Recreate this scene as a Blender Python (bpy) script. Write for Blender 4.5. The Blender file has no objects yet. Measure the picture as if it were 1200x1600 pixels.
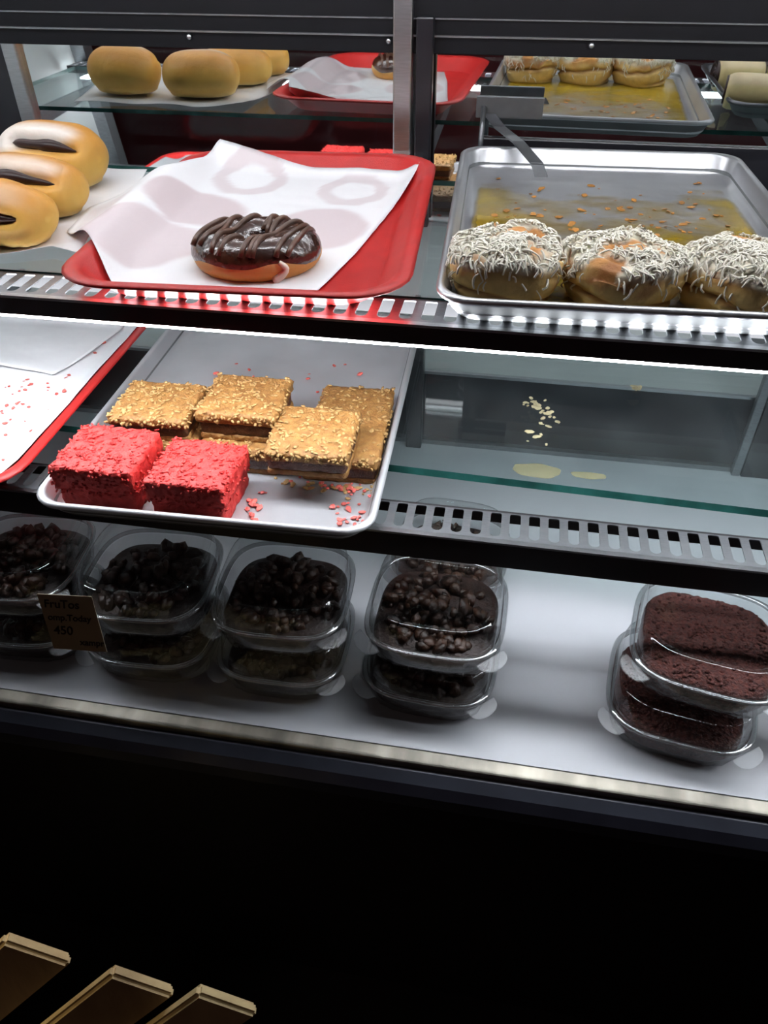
import bpy, bmesh, math, random
from mathutils import Vector, Matrix, noise
random.seed(7)
R = math.radians
sc = bpy.context.scene
C = sc.collection
H = 1.42                      # eye height; the whole case is laid out relative to it

# ------------------------------------------------------------------ camera
cam_d = bpy.data.cameras.new('camera')
cam = bpy.data.objects.new('camera', cam_d); C.objects.link(cam)
cam_d.sensor_fit = 'VERTICAL'; cam_d.sensor_height = 24.0
cam_d.lens = 24.0 * 1193.35 / 1600.0
cam_d.clip_start = 0.02
pt, yw, rl = R(39.47), R(9.99), R(-0.357)
fw = Vector((-math.sin(yw)*math.cos(pt), math.cos(yw)*math.cos(pt), -math.sin(pt)))
r0 = Vector((math.cos(yw), math.sin(yw), 0)); u0 = r0.cross(fw)
rt = math.cos(rl)*r0 + math.sin(rl)*u0; up = -math.sin(rl)*r0 + math.cos(rl)*u0
cam.matrix_world = Matrix(((rt.x, up.x, -fw.x, 0), (rt.y, up.y, -fw.y, 0), (rt.z, up.z, -fw.z, H), (0, 0, 0, 1)))
sc.camera = cam

# ------------------------------------------------------------------ world, exposure, added lights
world = bpy.data.worlds.new('world'); sc.world = world; world.use_nodes = True
world.node_tree.nodes['Background'].inputs[0].default_value = (0.6, 0.5, 0.5, 1)
world.node_tree.nodes['Background'].inputs[1].default_value = 0.008
vs = sc.view_settings
vs.view_transform = 'Standard'; vs.look = 'None'; vs.gamma = 1.0; vs.use_curve_mapping = False
vs.exposure = 0.0
sc.cycles.transparent_max_bounces = 32
sc.cycles.max_bounces = 10
sc.cycles.use_denoising = True
sc.cycles.caustics_reflective = False
sc.cycles.caustics_refractive = False
sc.cycles.sample_clamp_indirect = 4.0
LED_MID, LED_TOP = 34.0, 51.0
def lamp(name, kind, e, col, loc, aim, **kw):
    l = bpy.data.lights.new(name, kind); l.energy = e; l.color = col
    for k, v in kw.items(): setattr(l, k, v)
    o = bpy.data.objects.new(name, l); C.objects.link(o); o.location = loc
    o.rotation_euler = (Vector(aim)-Vector(loc)).to_track_quat('-Z', 'Y').to_euler()
lamp('slat_fill_spot', 'SPOT', 34.0, (1.0, 0.78, 0.45), (-0.98, 0.30, H+0.60), (-0.385, 0.18, H-0.66), spot_size=R(14), spot_blend=1.0, shadow_soft_size=.03)  # added spot, narrow cone lighting only the slat edges
lamp('wall_fill_light', 'AREA', 3.0, (1.0, 0.85, 0.8), (0.0, -0.7, H+1.0), (0.0, -1.9, H-0.2), size=.4)  # added fill so the maroon wall shows in the mirror

# ------------------------------------------------------------------ materials
MATS = {}
def base_mat(name):
    m = bpy.data.materials.new(name); m.use_nodes = True
    return m, m.node_tree, m.node_tree.nodes['Principled BSDF']
def mat(name, col, rough=0.5, metal=0.0, var=0.12, scale=40.0, bump=0.0, bscale=None, col2=None, attr=None, spec=0.5, sss=0.0, coat=0.0, stretch=None):
    """principled material: colour with noise variation, optional bump, optional painted colour attribute"""
    if name in MATS: return MATS[name]
    m, nt, b = base_mat(name); N, L = nt.nodes, nt.links
    tc = N.new('ShaderNodeTexCoord'); src = tc.outputs['Object']
    if stretch:
        mp = N.new('ShaderNodeMapping'); mp.inputs['Scale'].default_value = stretch
        L.new(src, mp.inputs[0]); src = mp.outputs[0]
    nz = N.new('ShaderNodeTexNoise'); nz.inputs['Scale'].default_value = scale; nz.inputs['Detail'].default_value = 5
    L.new(src, nz.inputs['Vector'])
    mx = N.new('ShaderNodeMix'); mx.data_type = 'RGBA'
    c2 = col2 if col2 else tuple(max(0, c*(1-2*var)) for c in col)
    mx.inputs[6].default_value = (*c2, 1); mx.inputs[7].default_value = (*col, 1)
    cr = N.new('ShaderNodeMapRange'); cr.inputs[1].default_value = 0.32; cr.inputs[2].default_value = 0.68
    L.new(nz.outputs['Fac'], cr.inputs[0]); L.new(cr.outputs[0], mx.inputs[0])
    out = mx.outputs[2]
    if attr:
        at = N.new('ShaderNodeAttribute'); at.attribute_name = attr
        mm = N.new('ShaderNodeMix'); mm.data_type = 'RGBA'; mm.blend_type = 'MULTIPLY'; mm.inputs[0].default_value = 1
        L.new(out, mm.inputs[6]); L.new(at.outputs['Color'], mm.inputs[7]); out = mm.outputs[2]
    L.new(out, b.inputs['Base Color'])
    b.inputs['Roughness'].default_value = rough; b.inputs['Metallic'].default_value = metal
    b.inputs['Specular IOR Level'].default_value = spec
    if sss: b.inputs['Subsurface Weight'].default_value = sss; b.inputs['Subsurface Radius'].default_value = (.01, .005, .003)
    if coat: b.inputs['Coat Weight'].default_value = coat; b.inputs['Coat Roughness'].default_value = 0.12
    if bump:
        n2 = N.new('ShaderNodeTexNoise'); n2.inputs['Scale'].default_value = bscale or scale*4; n2.inputs['Detail'].default_value = 4
        L.new(src, n2.inputs['Vector'])
        bp = N.new('ShaderNodeBump'); bp.inputs['Strength'].default_value = 1.0; bp.inputs['Distance'].default_value = bump
        L.new(n2.outputs['Fac'], bp.inputs['Height']); L.new(bp.outputs[0], b.inputs['Normal'])
    MATS[name] = m; return m
def emit(name, col, s):
    m, nt, b = base_mat(name); nt.nodes.remove(b)
    e = nt.nodes.new('ShaderNodeEmission'); e.inputs[0].default_value = (*col, 1); e.inputs[1].default_value = s
    nt.links.new(e.outputs[0], nt.nodes['Material Output'].inputs[0]); return m
def clear(name, tint, f0=0.04, f1=0.75, power=4.0, rough=0.03, haze=0.0, hazecol=(.8, .8, .8)):
    """clear sheet: transparent, reflecting more towards grazing angles"""
    m, nt, b = base_mat(name); N, L = nt.nodes, nt.links; N.remove(b)
    t = N.new('ShaderNodeBsdfTransparent'); t.inputs[0].default_value = (*tint, 1)
    g = N.new('ShaderNodeBsdfGlossy'); g.inputs['Roughness'].default_value = rough
    lw = N.new('ShaderNodeLayerWeight'); lw.inputs[0].default_value = 0.5
    p = N.new('ShaderNodeMath'); p.operation = 'POWER'; p.inputs[1].default_value = power; L.new(lw.outputs['Facing'], p.inputs[0])
    q = N.new('ShaderNodeMath'); q.operation = 'MULTIPLY_ADD'; q.inputs[1].default_value = f1; q.inputs[2].default_value = f0
    L.new(p.outputs[0], q.inputs[0])
    first = t.outputs[0]
    if haze:
        d = N.new('ShaderNodeBsdfDiffuse'); d.inputs[0].default_value = (*hazecol, 1)
        nz = N.new('ShaderNodeTexNoise'); nz.inputs['Scale'].default_value = 14; nz.inputs['Detail'].default_value = 6
        tc = N.new('ShaderNodeTexCoord'); L.new(tc.outputs['Object'], nz.inputs['Vector'])
        mr = N.new('ShaderNodeMapRange'); mr.inputs[1].default_value = .45; mr.inputs[2].default_value = .8; mr.inputs[3].default_value = haze*.3; mr.inputs[4].default_value = haze
        L.new(nz.outputs[0], mr.inputs[0])
        mh = N.new('ShaderNodeMixShader'); L.new(mr.outputs[0], mh.inputs[0]); L.new(first, mh.inputs[1]); L.new(d.outputs[0], mh.inputs[2]); first = mh.outputs[0]
    mx = N.new('ShaderNodeMixShader'); L.new(q.outputs[0], mx.inputs[0]); L.new(first, mx.inputs[1]); L.new(g.outputs[0], mx.inputs[2])
    L.new(mx.outputs[0], N['Material Output'].inputs[0]); return m

def paper_mat():
    m, nt, b = base_mat('bakery_paper'); N, L = nt.nodes, nt.links
    at = N.new('ShaderNodeAttribute'); at.attribute_name = 'stain'
    mx = N.new('ShaderNodeMix'); mx.data_type = 'RGBA'; mx.inputs[6].default_value = (.88, .88, .90, 1); mx.inputs[7].default_value = (.60, .47, .49, 1)
    L.new(at.outputs['Fac'], mx.inputs[0]); L.new(mx.outputs[2], b.inputs['Base Color'])
    b.inputs['Roughness'].default_value = .55
    nz = N.new('ShaderNodeTexNoise'); nz.inputs['Scale'].default_value = 28; tc = N.new('ShaderNodeTexCoord'); L.new(tc.outputs['Object'], nz.inputs['Vector'])
    bp = N.new('ShaderNodeBump'); bp.inputs['Distance'].default_value = .003; bp.inputs['Strength'].default_value = .5
    L.new(nz.outputs[0], bp.inputs['Height']); L.new(bp.outputs[0], b.inputs['Normal'])
    return m
def attr_mat(name, rough, bump=0, bscale=150, spec=.5, sss=0, coat=0, noise_amt=.25, nscale=60):
    """colour painted per vertex in attribute 'col', broken up by noise"""
    m, nt, b = base_mat(name); N, L = nt.nodes, nt.links
    at = N.new('ShaderNodeAttribute'); at.attribute_name = 'col'
    tc = N.new('ShaderNodeTexCoord'); nz = N.new('ShaderNodeTexNoise'); nz.inputs['Scale'].default_value = nscale; nz.inputs['Detail'].default_value = 5
    L.new(tc.outputs['Object'], nz.inputs['Vector'])
    mr = N.new('ShaderNodeMapRange'); mr.inputs[1].default_value = .3; mr.inputs[2].default_value = .7; mr.inputs[3].default_value = 1-noise_amt; mr.inputs[4].default_value = 1+noise_amt*.5
    L.new(nz.outputs[0], mr.inputs[0])
    mm = N.new('ShaderNodeMix'); mm.data_type = 'RGBA'; mm.blend_type = 'MULTIPLY'; mm.inputs[0].default_value = 1
    L.new(at.outputs['Color'], mm.inputs[6]); L.new(mr.outputs[0], mm.inputs[7]); L.new(mm.outputs[2], b.inputs['Base Color'])
    b.inputs['Roughness'].default_value = rough; b.inputs['Specular IOR Level'].default_value = spec
    if sss: b.inputs['Subsurface Weight'].default_value = sss; b.inputs['Subsurface Radius'].default_value = (.01, .005, .003); b.inputs['Subsurface Scale'].default_value = .5
    if coat: b.inputs['Coat Weight'].default_value = coat; b.inputs['Coat Roughness'].default_value = .15
    if bump:
        n2 = N.new('ShaderNodeTexNoise'); n2.inputs['Scale'].default_value = bscale; L.new(tc.outputs['Object'], n2.inputs['Vector'])
        bp = N.new('ShaderNodeBump'); bp.inputs['Distance'].default_value = bump; L.new(n2.outputs[0], bp.inputs['Height']); L.new(bp.outputs[0], b.inputs['Normal'])
    return m
def syrup_mat():
    m, nt, b = base_mat('syrup_film'); N, L = nt.nodes, nt.links
    at = N.new('ShaderNodeAttribute'); at.attribute_name = 'stain'
    tc = N.new('ShaderNodeTexCoord'); nz = N.new('ShaderNodeTexNoise'); nz.inputs['Scale'].default_value = 24; nz.inputs['Detail'].default_value = 7
    mp = N.new('ShaderNodeMapping'); mp.inputs['Scale'].default_value = (1, 1.7, 1); L.new(tc.outputs['Object'], mp.inputs[0]); L.new(mp.outputs[0], nz.inputs['Vector'])
    ad = N.new('ShaderNodeMath'); ad.operation = 'ADD'; L.new(at.outputs['Fac'], ad.inputs[0]); L.new(nz.outputs[0], ad.inputs[1])
    mr = N.new('ShaderNodeMapRange'); mr.inputs[1].default_value = .62; mr.inputs[2].default_value = 1.25; mr.inputs[3].default_value = 0.0; mr.inputs[4].default_value = .92
    L.new(ad.outputs[0], mr.inputs[0])
    cr = N.new('ShaderNodeMix'); cr.data_type = 'RGBA'; cr.inputs[6].default_value = (.60, .44, .035, 1); cr.inputs[7].default_value = (.40, .23, .022, 1)
    n2 = N.new('ShaderNodeTexNoise'); n2.inputs['Scale'].default_value = 9; L.new(mp.outputs[0], n2.inputs['Vector']); L.new(n2.outputs[0], cr.inputs[0])
    L.new(cr.outputs[2], b.inputs['Base Color']); b.inputs['Roughness'].default_value = .18; b.inputs['Metallic'].default_value = .35
    t = N.new('ShaderNodeBsdfTransparent'); mx = N.new('ShaderNodeMixShader')
    L.new(mr.outputs[0], mx.inputs[0]); L.new(t.outputs[0], mx.inputs[1]); L.new(b.outputs[0], mx.inputs[2]); L.new(mx.outputs[0], N['Material Output'].inputs[0])
    return m

M_header = mat('black_header', (.006, .006, .008), .55, var=.1, spec=.15)
M_black = mat('black_enamel', (.012, .012, .016), .28, var=.15)
M_blackm = mat('black_matt', (.010, .009, .011), .6, var=.2)
M_steel = mat('brushed_steel', (.55, .56, .58), .28, 1.0, var=.08, scale=60, stretch=(1, 12, 12))
M_steeldark = mat('dull_steel', (.30, .31, .33), .36, .85, var=.12, scale=50, stretch=(2, 14, 14))
M_alu = mat('baking_aluminium', (.68, .69, .72), .32, .80, var=.10, scale=12, bump=.0004, bscale=70)
M_aluout = mat('dull_pan_outside', (.17, .18, .185), .7, .3, var=.12, scale=14)
M_aludark = mat('dark_pan_steel', (.12, .12, .13), .35, .8)
M_red = mat('red_tray_plastic', (.54, .026, .024), .34, var=.08, bump=.0003, bscale=900, spec=.4)
M_deck = mat('grey_white_laminate', (.60, .62, .66), .35, var=.04, scale=6)
M_white = mat('white_panel', (.62, .66, .66), .5, var=.04, scale=5)
M_mirror = mat('mirror_glass', (.86, .90, .90), .02, 1.0, var=.01)
M_led = emit('led_tube_glow_mid', (.93, .95, 1.0), LED_MID)
M_ledtop = emit('led_tube_glow_top', (.96, .96, 1.0), LED_TOP)
M_glass = clear('front_glass', (.97, .98, .98), .015, .6, 5)
M_shelf = clear('shelf_glass', (.90, .945, .94), .03, .5, 3.5, haze=.05, hazecol=(.45, .52, .55))
M_edge = mat('green_glass_edge', (.03, .16, .14), .2, var=.3, scale=30)
M_pet = clear('clear_plastic', (.965, .97, .97), .035, .75, 2.2, .07)
M_petrim = clear('clear_plastic_rim', (.92, .93, .94), .20, .7, 1.6, .08, haze=.10)
M_pettab = clear('frosted_tab', (.93, .94, .95), .03, .35, 3, .4, haze=.09, hazecol=(.5, .52, .55))
M_paper = paper_mat()
M_bun = attr_mat('bun_crust', .45, .0008, 120, .35, .06, 0, .12, 30)
M_roll = attr_mat('roll_dough', .5, .0012, 160, .3, .04, 0, .25, 70)
M_cheese = mat('grated_white_cheese', (.94, .90, .78), .65, var=.03)
M_choc = attr_mat('chocolate_glaze', .16, .0014, 160, .6, 0, .6, .3, 90)
M_chocd = mat('chocolate_drizzle', (.125, .058, .036), .38, var=.25)
M_jam = mat('dark_jam_filling', (.028, .009, .008), .38, var=.3, spec=.3)
M_coco = mat('red_coconut_square', (.76, .060, .050), .55, col2=(.54, .018, .018), scale=130, bump=.0025, bscale=230)
M_cocol = mat('pale_red_flake', (.85, .16, .13), .55, var=.2)
M_oat = mat('baked_oat_crust', (.34, .175, .048), .6, col2=(.20, .085, .018), scale=110, bump=.0022, bscale=260)
M_flake = mat('oat_flake', (.47, .30, .115), .6, col2=(.30, .16, .048), scale=60)
M_date = mat('brown_date_filling', (.11, .035, .012), .35, col2=(.05, .014, .006), scale=160, bump=.002)
M_cake = mat('dark_fruit_cake', (.034, .015, .010), .5, col2=(.014, .006, .005), scale=120, bump=.002, bscale=220)
M_cakelump = mat('candied_fruit', (.058, .024, .012), .42, col2=(.012, .006, .004), scale=70, bump=.0015, bscale=240)
M_redcake = mat('dark_red_crumb_cake', (.105, .022, .014), .75, col2=(.04, .009, .008), scale=260, bump=.004, bscale=330)
M_pastry = attr_mat('pale_pastry', .55, .0006, 120, .3, .04, 0, .12, 40)
M_card = mat('beige_card', (.42, .34, .24), .7, var=.06)
M_ink = mat('black_ink', (.012, .010, .010), .6)
M_wood = mat('pale_worn_wood', (.52, .40, .20), .6, col2=(.30, .21, .10), scale=26, bump=.0012, bscale=110, stretch=(1, 1, .25))
M_bracket = mat('grey_bracket_steel', (.16, .165, .175), .38, .8)
M_maroon = mat('maroon_room_wall', (.16, .018, .025), .8, var=.2, scale=3)
M_floor = mat('dark_floor', (.012, .007, .008), .7, var=.3, scale=8)
M_ceil = mat('dark_ceiling', (.03, .026, .026), .9)
M_syrup = syrup_mat()
M_crumb = mat('golden_crumb', (.60, .26, .05), .5, var=.3)
M_crumbp = mat('pale_crumb', (.62, .55, .33), .6, var=.2)
M_grime = clear('dried_spill', (.82, .80, .62), .05, .3, 3, .3, haze=.3, hazecol=(.5, .48, .33))

# ------------------------------------------------------------------ mesh helpers
def mesh_obj(name, verts, faces, m=None, parent=None, smooth=True, loc=(0, 0, 0), mats=None, midx=None):
    me = bpy.data.meshes.new(name); me.from_pydata([tuple(v) for v in verts], [], faces)
    for mm in (mats or [m]): me.materials.append(mm)
    if midx: me.polygons.foreach_set('material_index', midx)
    if smooth: me.polygons.foreach_set('use_smooth', [True]*len(me.polygons))
    me.update()
    o = bpy.data.objects.new(name, me); C.objects.link(o); o.location = loc
    if parent is not None: o.parent = parent
    return o
def sharp(o, ang=35):
    bm = bmesh.new(); bm.from_mesh(o.data)
    for e in bm.edges:
        if len(e.link_faces) == 2 and e.calc_face_angle(0) > R(ang): e.smooth = False
    bm.to_mesh(o.data); bm.free(); return o
def paint(o, fn, name='col'):
    at = o.data.color_attributes.new(name, 'FLOAT_COLOR', 'POINT'); d = []
    for v in o.data.vertices:
        c = fn(v.co); d += [c[0], c[1], c[2], 1.0] if not isinstance(c, float) else [c, c, c, 1.0]
    at.data.foreach_set('color', d)
def tag(o, label, cat, group=None, kind=None):
    o['label'] = label; o['category'] = cat
    if group: o['group'] = group
    if kind: o['kind'] = kind
    return o
def empty(name, loc=(0, 0, 0), rz=0.0):
    o = bpy.data.objects.new(name, None); C.objects.link(o); o.location = (loc[0], loc[1], loc[2]); o.rotation_euler = (0, 0, rz)
    o.empty_display_size = .05; return o
def structure(o):
    o['kind'] = 'structure'; return o
def box(name, x0, x1, y0, y1, z0, z1, m, parent=None, bev=0.0):
    """bevelled box, z relative to eye height when parent is None or the case"""
    c = ((x0+x1)/2, (y0+y1)/2, (z0+z1)/2); hx, hy, hz = (x1-x0)/2, (y1-y0)/2, (z1-z0)/2
    bm = bmesh.new(); bmesh.ops.create_cube(bm, size=1.0)
    for v in bm.verts: v.co = Vector((v.co.x*2*hx, v.co.y*2*hy, v.co.z*2*hz))
    if bev: bmesh.ops.bevel(bm, geom=bm.edges[:], offset=bev, segments=2, affect='EDGES', profile=.5)
    me = bpy.data.meshes.new(name); bm.to_mesh(me); bm.free(); me.materials.append(m)
    o = bpy.data.objects.new(name, me); C.objects.link(o); o.location = c
    if parent is not None: o.parent = parent
    return o
def ring(hx, hy, r, z, n=7):
    pts = []; r = min(r, hx*.999, hy*.999)
    for sx, sy, a0 in ((1, 1, 0), (-1, 1, 90), (-1, -1, 180), (1, -1, 270)):
        for k in range(n):
            a = R(a0 + 90*k/(n-1)); pts.append((sx*(hx-r)+r*math.cos(a), sy*(hy-r)+r*math.sin(a), z))
    return pts
def loft(rings, cap0=True, cap1=True, closed=False):
    V, F = [], []; n = len(rings[0])
    for rg in rings: V += rg
    m = len(rings)
    for i in range(m if closed else m-1):
        a, b = i*n, ((i+1) % m)*n
        for k in range(n): F.append((a+k, a+(k+1) % n, b+(k+1) % n, b+k))
    if not closed:
        if cap0: F.append(tuple(range(n))[::-1])
        if cap1: F.append(tuple(range((m-1)*n, m*n)))
    return V, F
def tube(pts, r, sides=6, caps=True, taper=None):
    V, F = [], []; n = len(pts); P = [Vector(p) for p in pts]; prev = None
    for i, p in enumerate(P):
        t = (P[min(i+1, n-1)]-P[max(i-1, 0)]).normalized()
        a = prev if prev is not None else (Vector((0, 0, 1)) if abs(t.z) < .9 else Vector((1, 0, 0)))
        u = (a - t*a.dot(t)).normalized(); prev = u; w = t.cross(u)
        rr = r*(taper(i/(n-1)) if taper else 1)
        for k in range(sides):
            an = 2*math.pi*k/sides; V.append(p+u*(rr*math.cos(an))+w*(rr*math.sin(an)))
    for i in range(n-1):
        for k in range(sides): F.append((i*sides+k, i*sides+(k+1) % sides, (i+1)*sides+(k+1) % sides, (i+1)*sides+k))
    if caps: F.append(tuple(range(sides))[::-1]); F.append(tuple(range((n-1)*sides, n*sides)))
    return V, F
class Soup:
    def __init__(s): s.V, s.F = [], []
    def add(s, V, F):
        o = len(s.V); s.V += [Vector(v) for v in V]; s.F += [tuple(i+o for i in f) for f in F]
    def obj(s, name, m, parent=None, smooth=True, kind=None):
        o = mesh_obj(name, s.V, s.F, m, parent, smooth)
        if kind: o['kind'] = kind
        return o
ICO = None
def lump(p, sx, sy, sz, rot=None, jit=.25):
    """small irregular blob with 12 corners"""
    global ICO
    if ICO is None:
        bm = bmesh.new(); bmesh.ops.create_icosphere(bm, subdivisions=1, radius=1.0)
        ICO = ([v.co.copy() for v in bm.verts], [tuple(v.index for v in f.verts) for f in bm.faces]); bm.free()
    m = rot or Matrix.Rotation(random.uniform(0, 6.28), 3, 'Z')
    return [m @ Vector((v.x*sx*(1+random.uniform(-jit, jit)), v.y*sy*(1+random.uniform(-jit, jit)), v.z*sz*(1+random.uniform(-jit, jit)))) + Vector(p) for v in ICO[0]], ICO[1]
def randrot(tilt=.5):
    return (Matrix.Rotation(random.uniform(0, 6.28), 3, 'Z') @ Matrix.Rotation(random.uniform(-tilt, tilt), 3, 'X') @ Matrix.Rotation(random.uniform(-tilt, tilt), 3, 'Y'))
def nz(p, s=1.0, o=0.0): return noise.noise(Vector((p[0]*s+o, p[1]*s+o*1.7, p[2]*s-o)))
def smooth01(a, b, x):
    t = max(0, min(1, (x-a)/(b-a))); return t*t*(3-2*t)
def copy_tree(o, parent=None):
    c = o.copy(); C.objects.link(c)
    if parent is not None: c.parent = parent
    for ch in [x for x in o.children]: copy_tree(ch, c)
    return c

# ================================================================== the room
room_x0, room_x1, room_y0, room_y1 = -2.4, 2.4, -1.9, 2.0
structure(box('floor', room_x0, room_x1, room_y0, room_y1, -.06, 0, M_floor))
structure(box('wall_front', room_x0, room_x1, room_y0-.06, room_y0, 0, 2.75, M_maroon))
structure(box('wall_back', room_x0, room_x1, room_y1, room_y1+.06, 0, 2.75, M_ceil))
structure(box('wall_left', room_x0-.06, room_x0, room_y0, room_y1, 0, 2.75, M_maroon))
structure(box('wall_right', room_x1, room_x1+.06, room_y0, room_y1, 0, 2.75, M_maroon))
structure(box('ceiling', room_x0, room_x1, room_y0, room_y1, 2.75, 2.81, M_ceil))

# ================================================================== display case
MY = 1.1125                                    # plane of the mirrored back doors
CX0, CX1 = -.93, .95
case = empty('display_case', (0, 0, H))
tag(case, 'glass fronted bakery display case with mirrored back, lit slotted shelves and black base', 'display case')
def part(*a, **k): return box(*a, parent=case, **k)
part('deck_panel', CX0+.012, CX1-.012, .445, 1.10, -.70, -.68, M_deck)
part('deck_edge_strip', CX0, CX1, .428, .445, -.694, -.6795, mat('warm_worn_steel', (.42, .39, .33), .42, .9, var=.3, scale=9, stretch=(3, 1, 1)), bev=.002)
def prism(name, prof, x0, x1, m, parent, smooth=False):
    n = len(prof); V = [(x0, y, z) for y, z in prof]+[(x1, y, z) for y, z in prof]
    F = [(i, (i+1) % n, n+(i+1) % n, n+i) for i in range(n)]+[tuple(range(n))[::-1], tuple(range(n, 2*n))]
    o = mesh_obj(name, V, F, m, parent, smooth)
    bm = bmesh.new(); bm.from_mesh(o.data); bmesh.ops.recalc_face_normals(bm, faces=bm.faces[:]); bm.to_mesh(o.data); bm.free(); return o
prism('bumper_rail', [(.424, -.688), (.412, -.692), (.405, -.702), (.404, -.718), (.412, -.728), (.44, -.73), (.44, -.688)], CX0, CX1, mat('navy_black_rail', (.03, .034, .05), .3), case)
part('base_fascia', CX0, CX1, .44, .46, -1.30, -.70, M_blackm)
part('base_cabinet', CX0, CX1, .46, 1.12, -1.30, -.70, M_blackm)
part('kick_plate', CX0+.02, CX1-.02, .50, 1.10, -H, -1.30, M_blackm)
part('back_panel', CX0, CX1, MY+.012, MY+.022, -.70, .05, M_white)
part('air_duct', CX0+.012, CX1-.012, 1.0, MY+.010, -.68, -.557, mat('black_gloss_duct', (.012, .013, .017), .45, spec=.35), bev=.003)
part('duct_lid', CX0+.012, CX1-.012, 1.003, MY+.010, -.5575, -.5555, M_white)
part('duct_edge_strip', CX0+.012, CX1-.012, .9975, 1.004, -.5605, -.556, M_steel)
part('duct_foot_strip', CX0+.012, CX1-.012, .990, .9995, -.6798, -.672, M_steeldark)
part('divider_post', -.137, -.113, .975, .996, -.68, -.50, M_black, bev=.002)
part('corner_post', .349, .361, .98, .992, -.68, -.49, M_steeldark, bev=.002)
part('divider_panel', .363, CX1-.02, .981, .991, -.68, -.49, M_black)
mr = part('mirror_panel', -.700, -.150, MY, MY+.010, -.377, .05, M_mirror)
part('mirror_panel', -.150, CX1-.012, MY, MY+.010, -.377, .05, M_mirror)
part('mirror_edge_frame', -.722, -.700, MY-.010, MY+.010, -.377, -.150, M_steel, bev=.002)
part('back_side_panel', CX0+.012, -.722, MY-.006, MY+.010, -.377, .03, M_black)
hd = part('header_panel', CX0+.012, CX1-.012, MY-.012, MY-.001, -.166, .05, M_header, bev=.001)
part('header_ledge', CX0+.012, CX1-.012, MY-.016, MY-.012, -.1475, -.1455, M_steeldark)
part('header_ledge', CX0+.012, CX1-.012, MY-.015, MY-.012, -.129, -.1275, M_steeldark)
s = Soup(); s.add(*loft([ring(.0035, .0035, .0034, 0, 4), ring(.0035, .0035, .0034, .002, 4), ring(.002, .002, .0019, .0035, 4)]))
for i, x in enumerate((-.721, -.447, -.184, .065)):
    o = s.obj('rivet', M_steel, hd) if i == 0 else copy_tree(rv, hd)
    if i == 0: rv = o
    o.location = Vector((x, MY-.012, -.153))-hd.location; o.rotation_euler = (R(90), 0, 0)
part('silver_mullion', -.1765, -.1525, MY-.026, MY-.013, -.377, .04, M_steel, bev=.002)
part('black_mullion', -.1475, -.126, MY-.028, MY-.013, -.377, -.125, M_black, bev=.002)
part('reflection_blocker', -.060, CX1-.012, MY-.008, MY-.0005, -.377, -.262, M_black, bev=.001)  # added black strip, blocks the mirrored top tube from reflecting in the lower glass
part('track_strip', -.14, CX1-.012, MY-.004, MY+.010, -.382, -.377, M_steel)
part('canopy', CX0, CX1, .575, 1.13, .03, .075, M_black, bev=.004)
# end walls following the slope of the front glass
def gy(z): return .431 + (z+.675)*.2217         # front glass plane
def endwall(name, x0, x1, m):
    prism(name, [(gy(-.69)+.008, -.69), (gy(.03)+.008, .03), (1.12, .03), (1.12, -.69)], x0, x1, m, case)
endwall('end_panel', CX0-.012, CX0, M_white); endwall('end_panel', CX1, CX1+.012, M_white)
for x in (CX0, CX1-.028):
    prism('front_post', [(gy(-.68)+.010, -.68), (gy(.03)+.010, .03), (gy(.03)+.045, .03), (gy(-.68)+.045, -.68)], x, x+.028, M_steeldark, case)
s = Soup()
V, F = loft([[(CX0, gy(-.679)-.0025, -.679), (CX1, gy(-.679)-.0025, -.679), (CX1, gy(.03)-.0025, .03), (CX0, gy(.03)-.0025, .03)],
             [(CX0, gy(-.679)+.0025, -.679), (CX1, gy(-.679)+.0025, -.679), (CX1, gy(.03)+.0025, .03), (CX0, gy(.03)+.0025, .03)]])
mesh_obj('front_glass', V, F, M_glass, case, smooth=False)
part('front_glass_cap', CX0, CX1, .572, .600, .028, .045, M_black, bev=.003)

def glass_slab(name, x0, x1, y0, y1, z1, th, rz=0.0):
    V = [(x0, y0, z1-th), (x1, y0, z1-th), (x1, y1, z1-th), (x0, y1, z1-th), (x0, y0, z1), (x1, y0, z1), (x1, y1, z1), (x0, y1, z1)]
    ca, sa = math.cos(rz), math.sin(rz)
    V = [(ca*x-sa*(y-y0), y0+sa*x+ca*(y-y0), z) for x, y, z in V]
    F = [(0, 3, 2, 1), (4, 5, 6, 7), (0, 1, 5, 4), (1, 2, 6, 5), (2, 3, 7, 6), (3, 0, 4, 7)]
    return mesh_obj(name, V, F, None, case, False, mats=[M_shelf, M_edge], midx=[0, 0, 1, 1, 1, 1])
glass_slab('glass_shelf', CX0+.03, CX1-.03, .625, .962, -.277, .006)
glass_slab('glass_shelf', CX0+.04, CX1-.04, .6495, .955, -.480, .009, R(-2.2))
for zz in (-.2835, -.4895):
    for x in (-.80, -.14, .36, .90):
        prism('shelf_bracket', [(MY-.002, zz-.035), (MY-.002, zz), (.64, zz), (.64, zz-.008)], x-.004, x+.004, M_steeldark, case)
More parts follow.
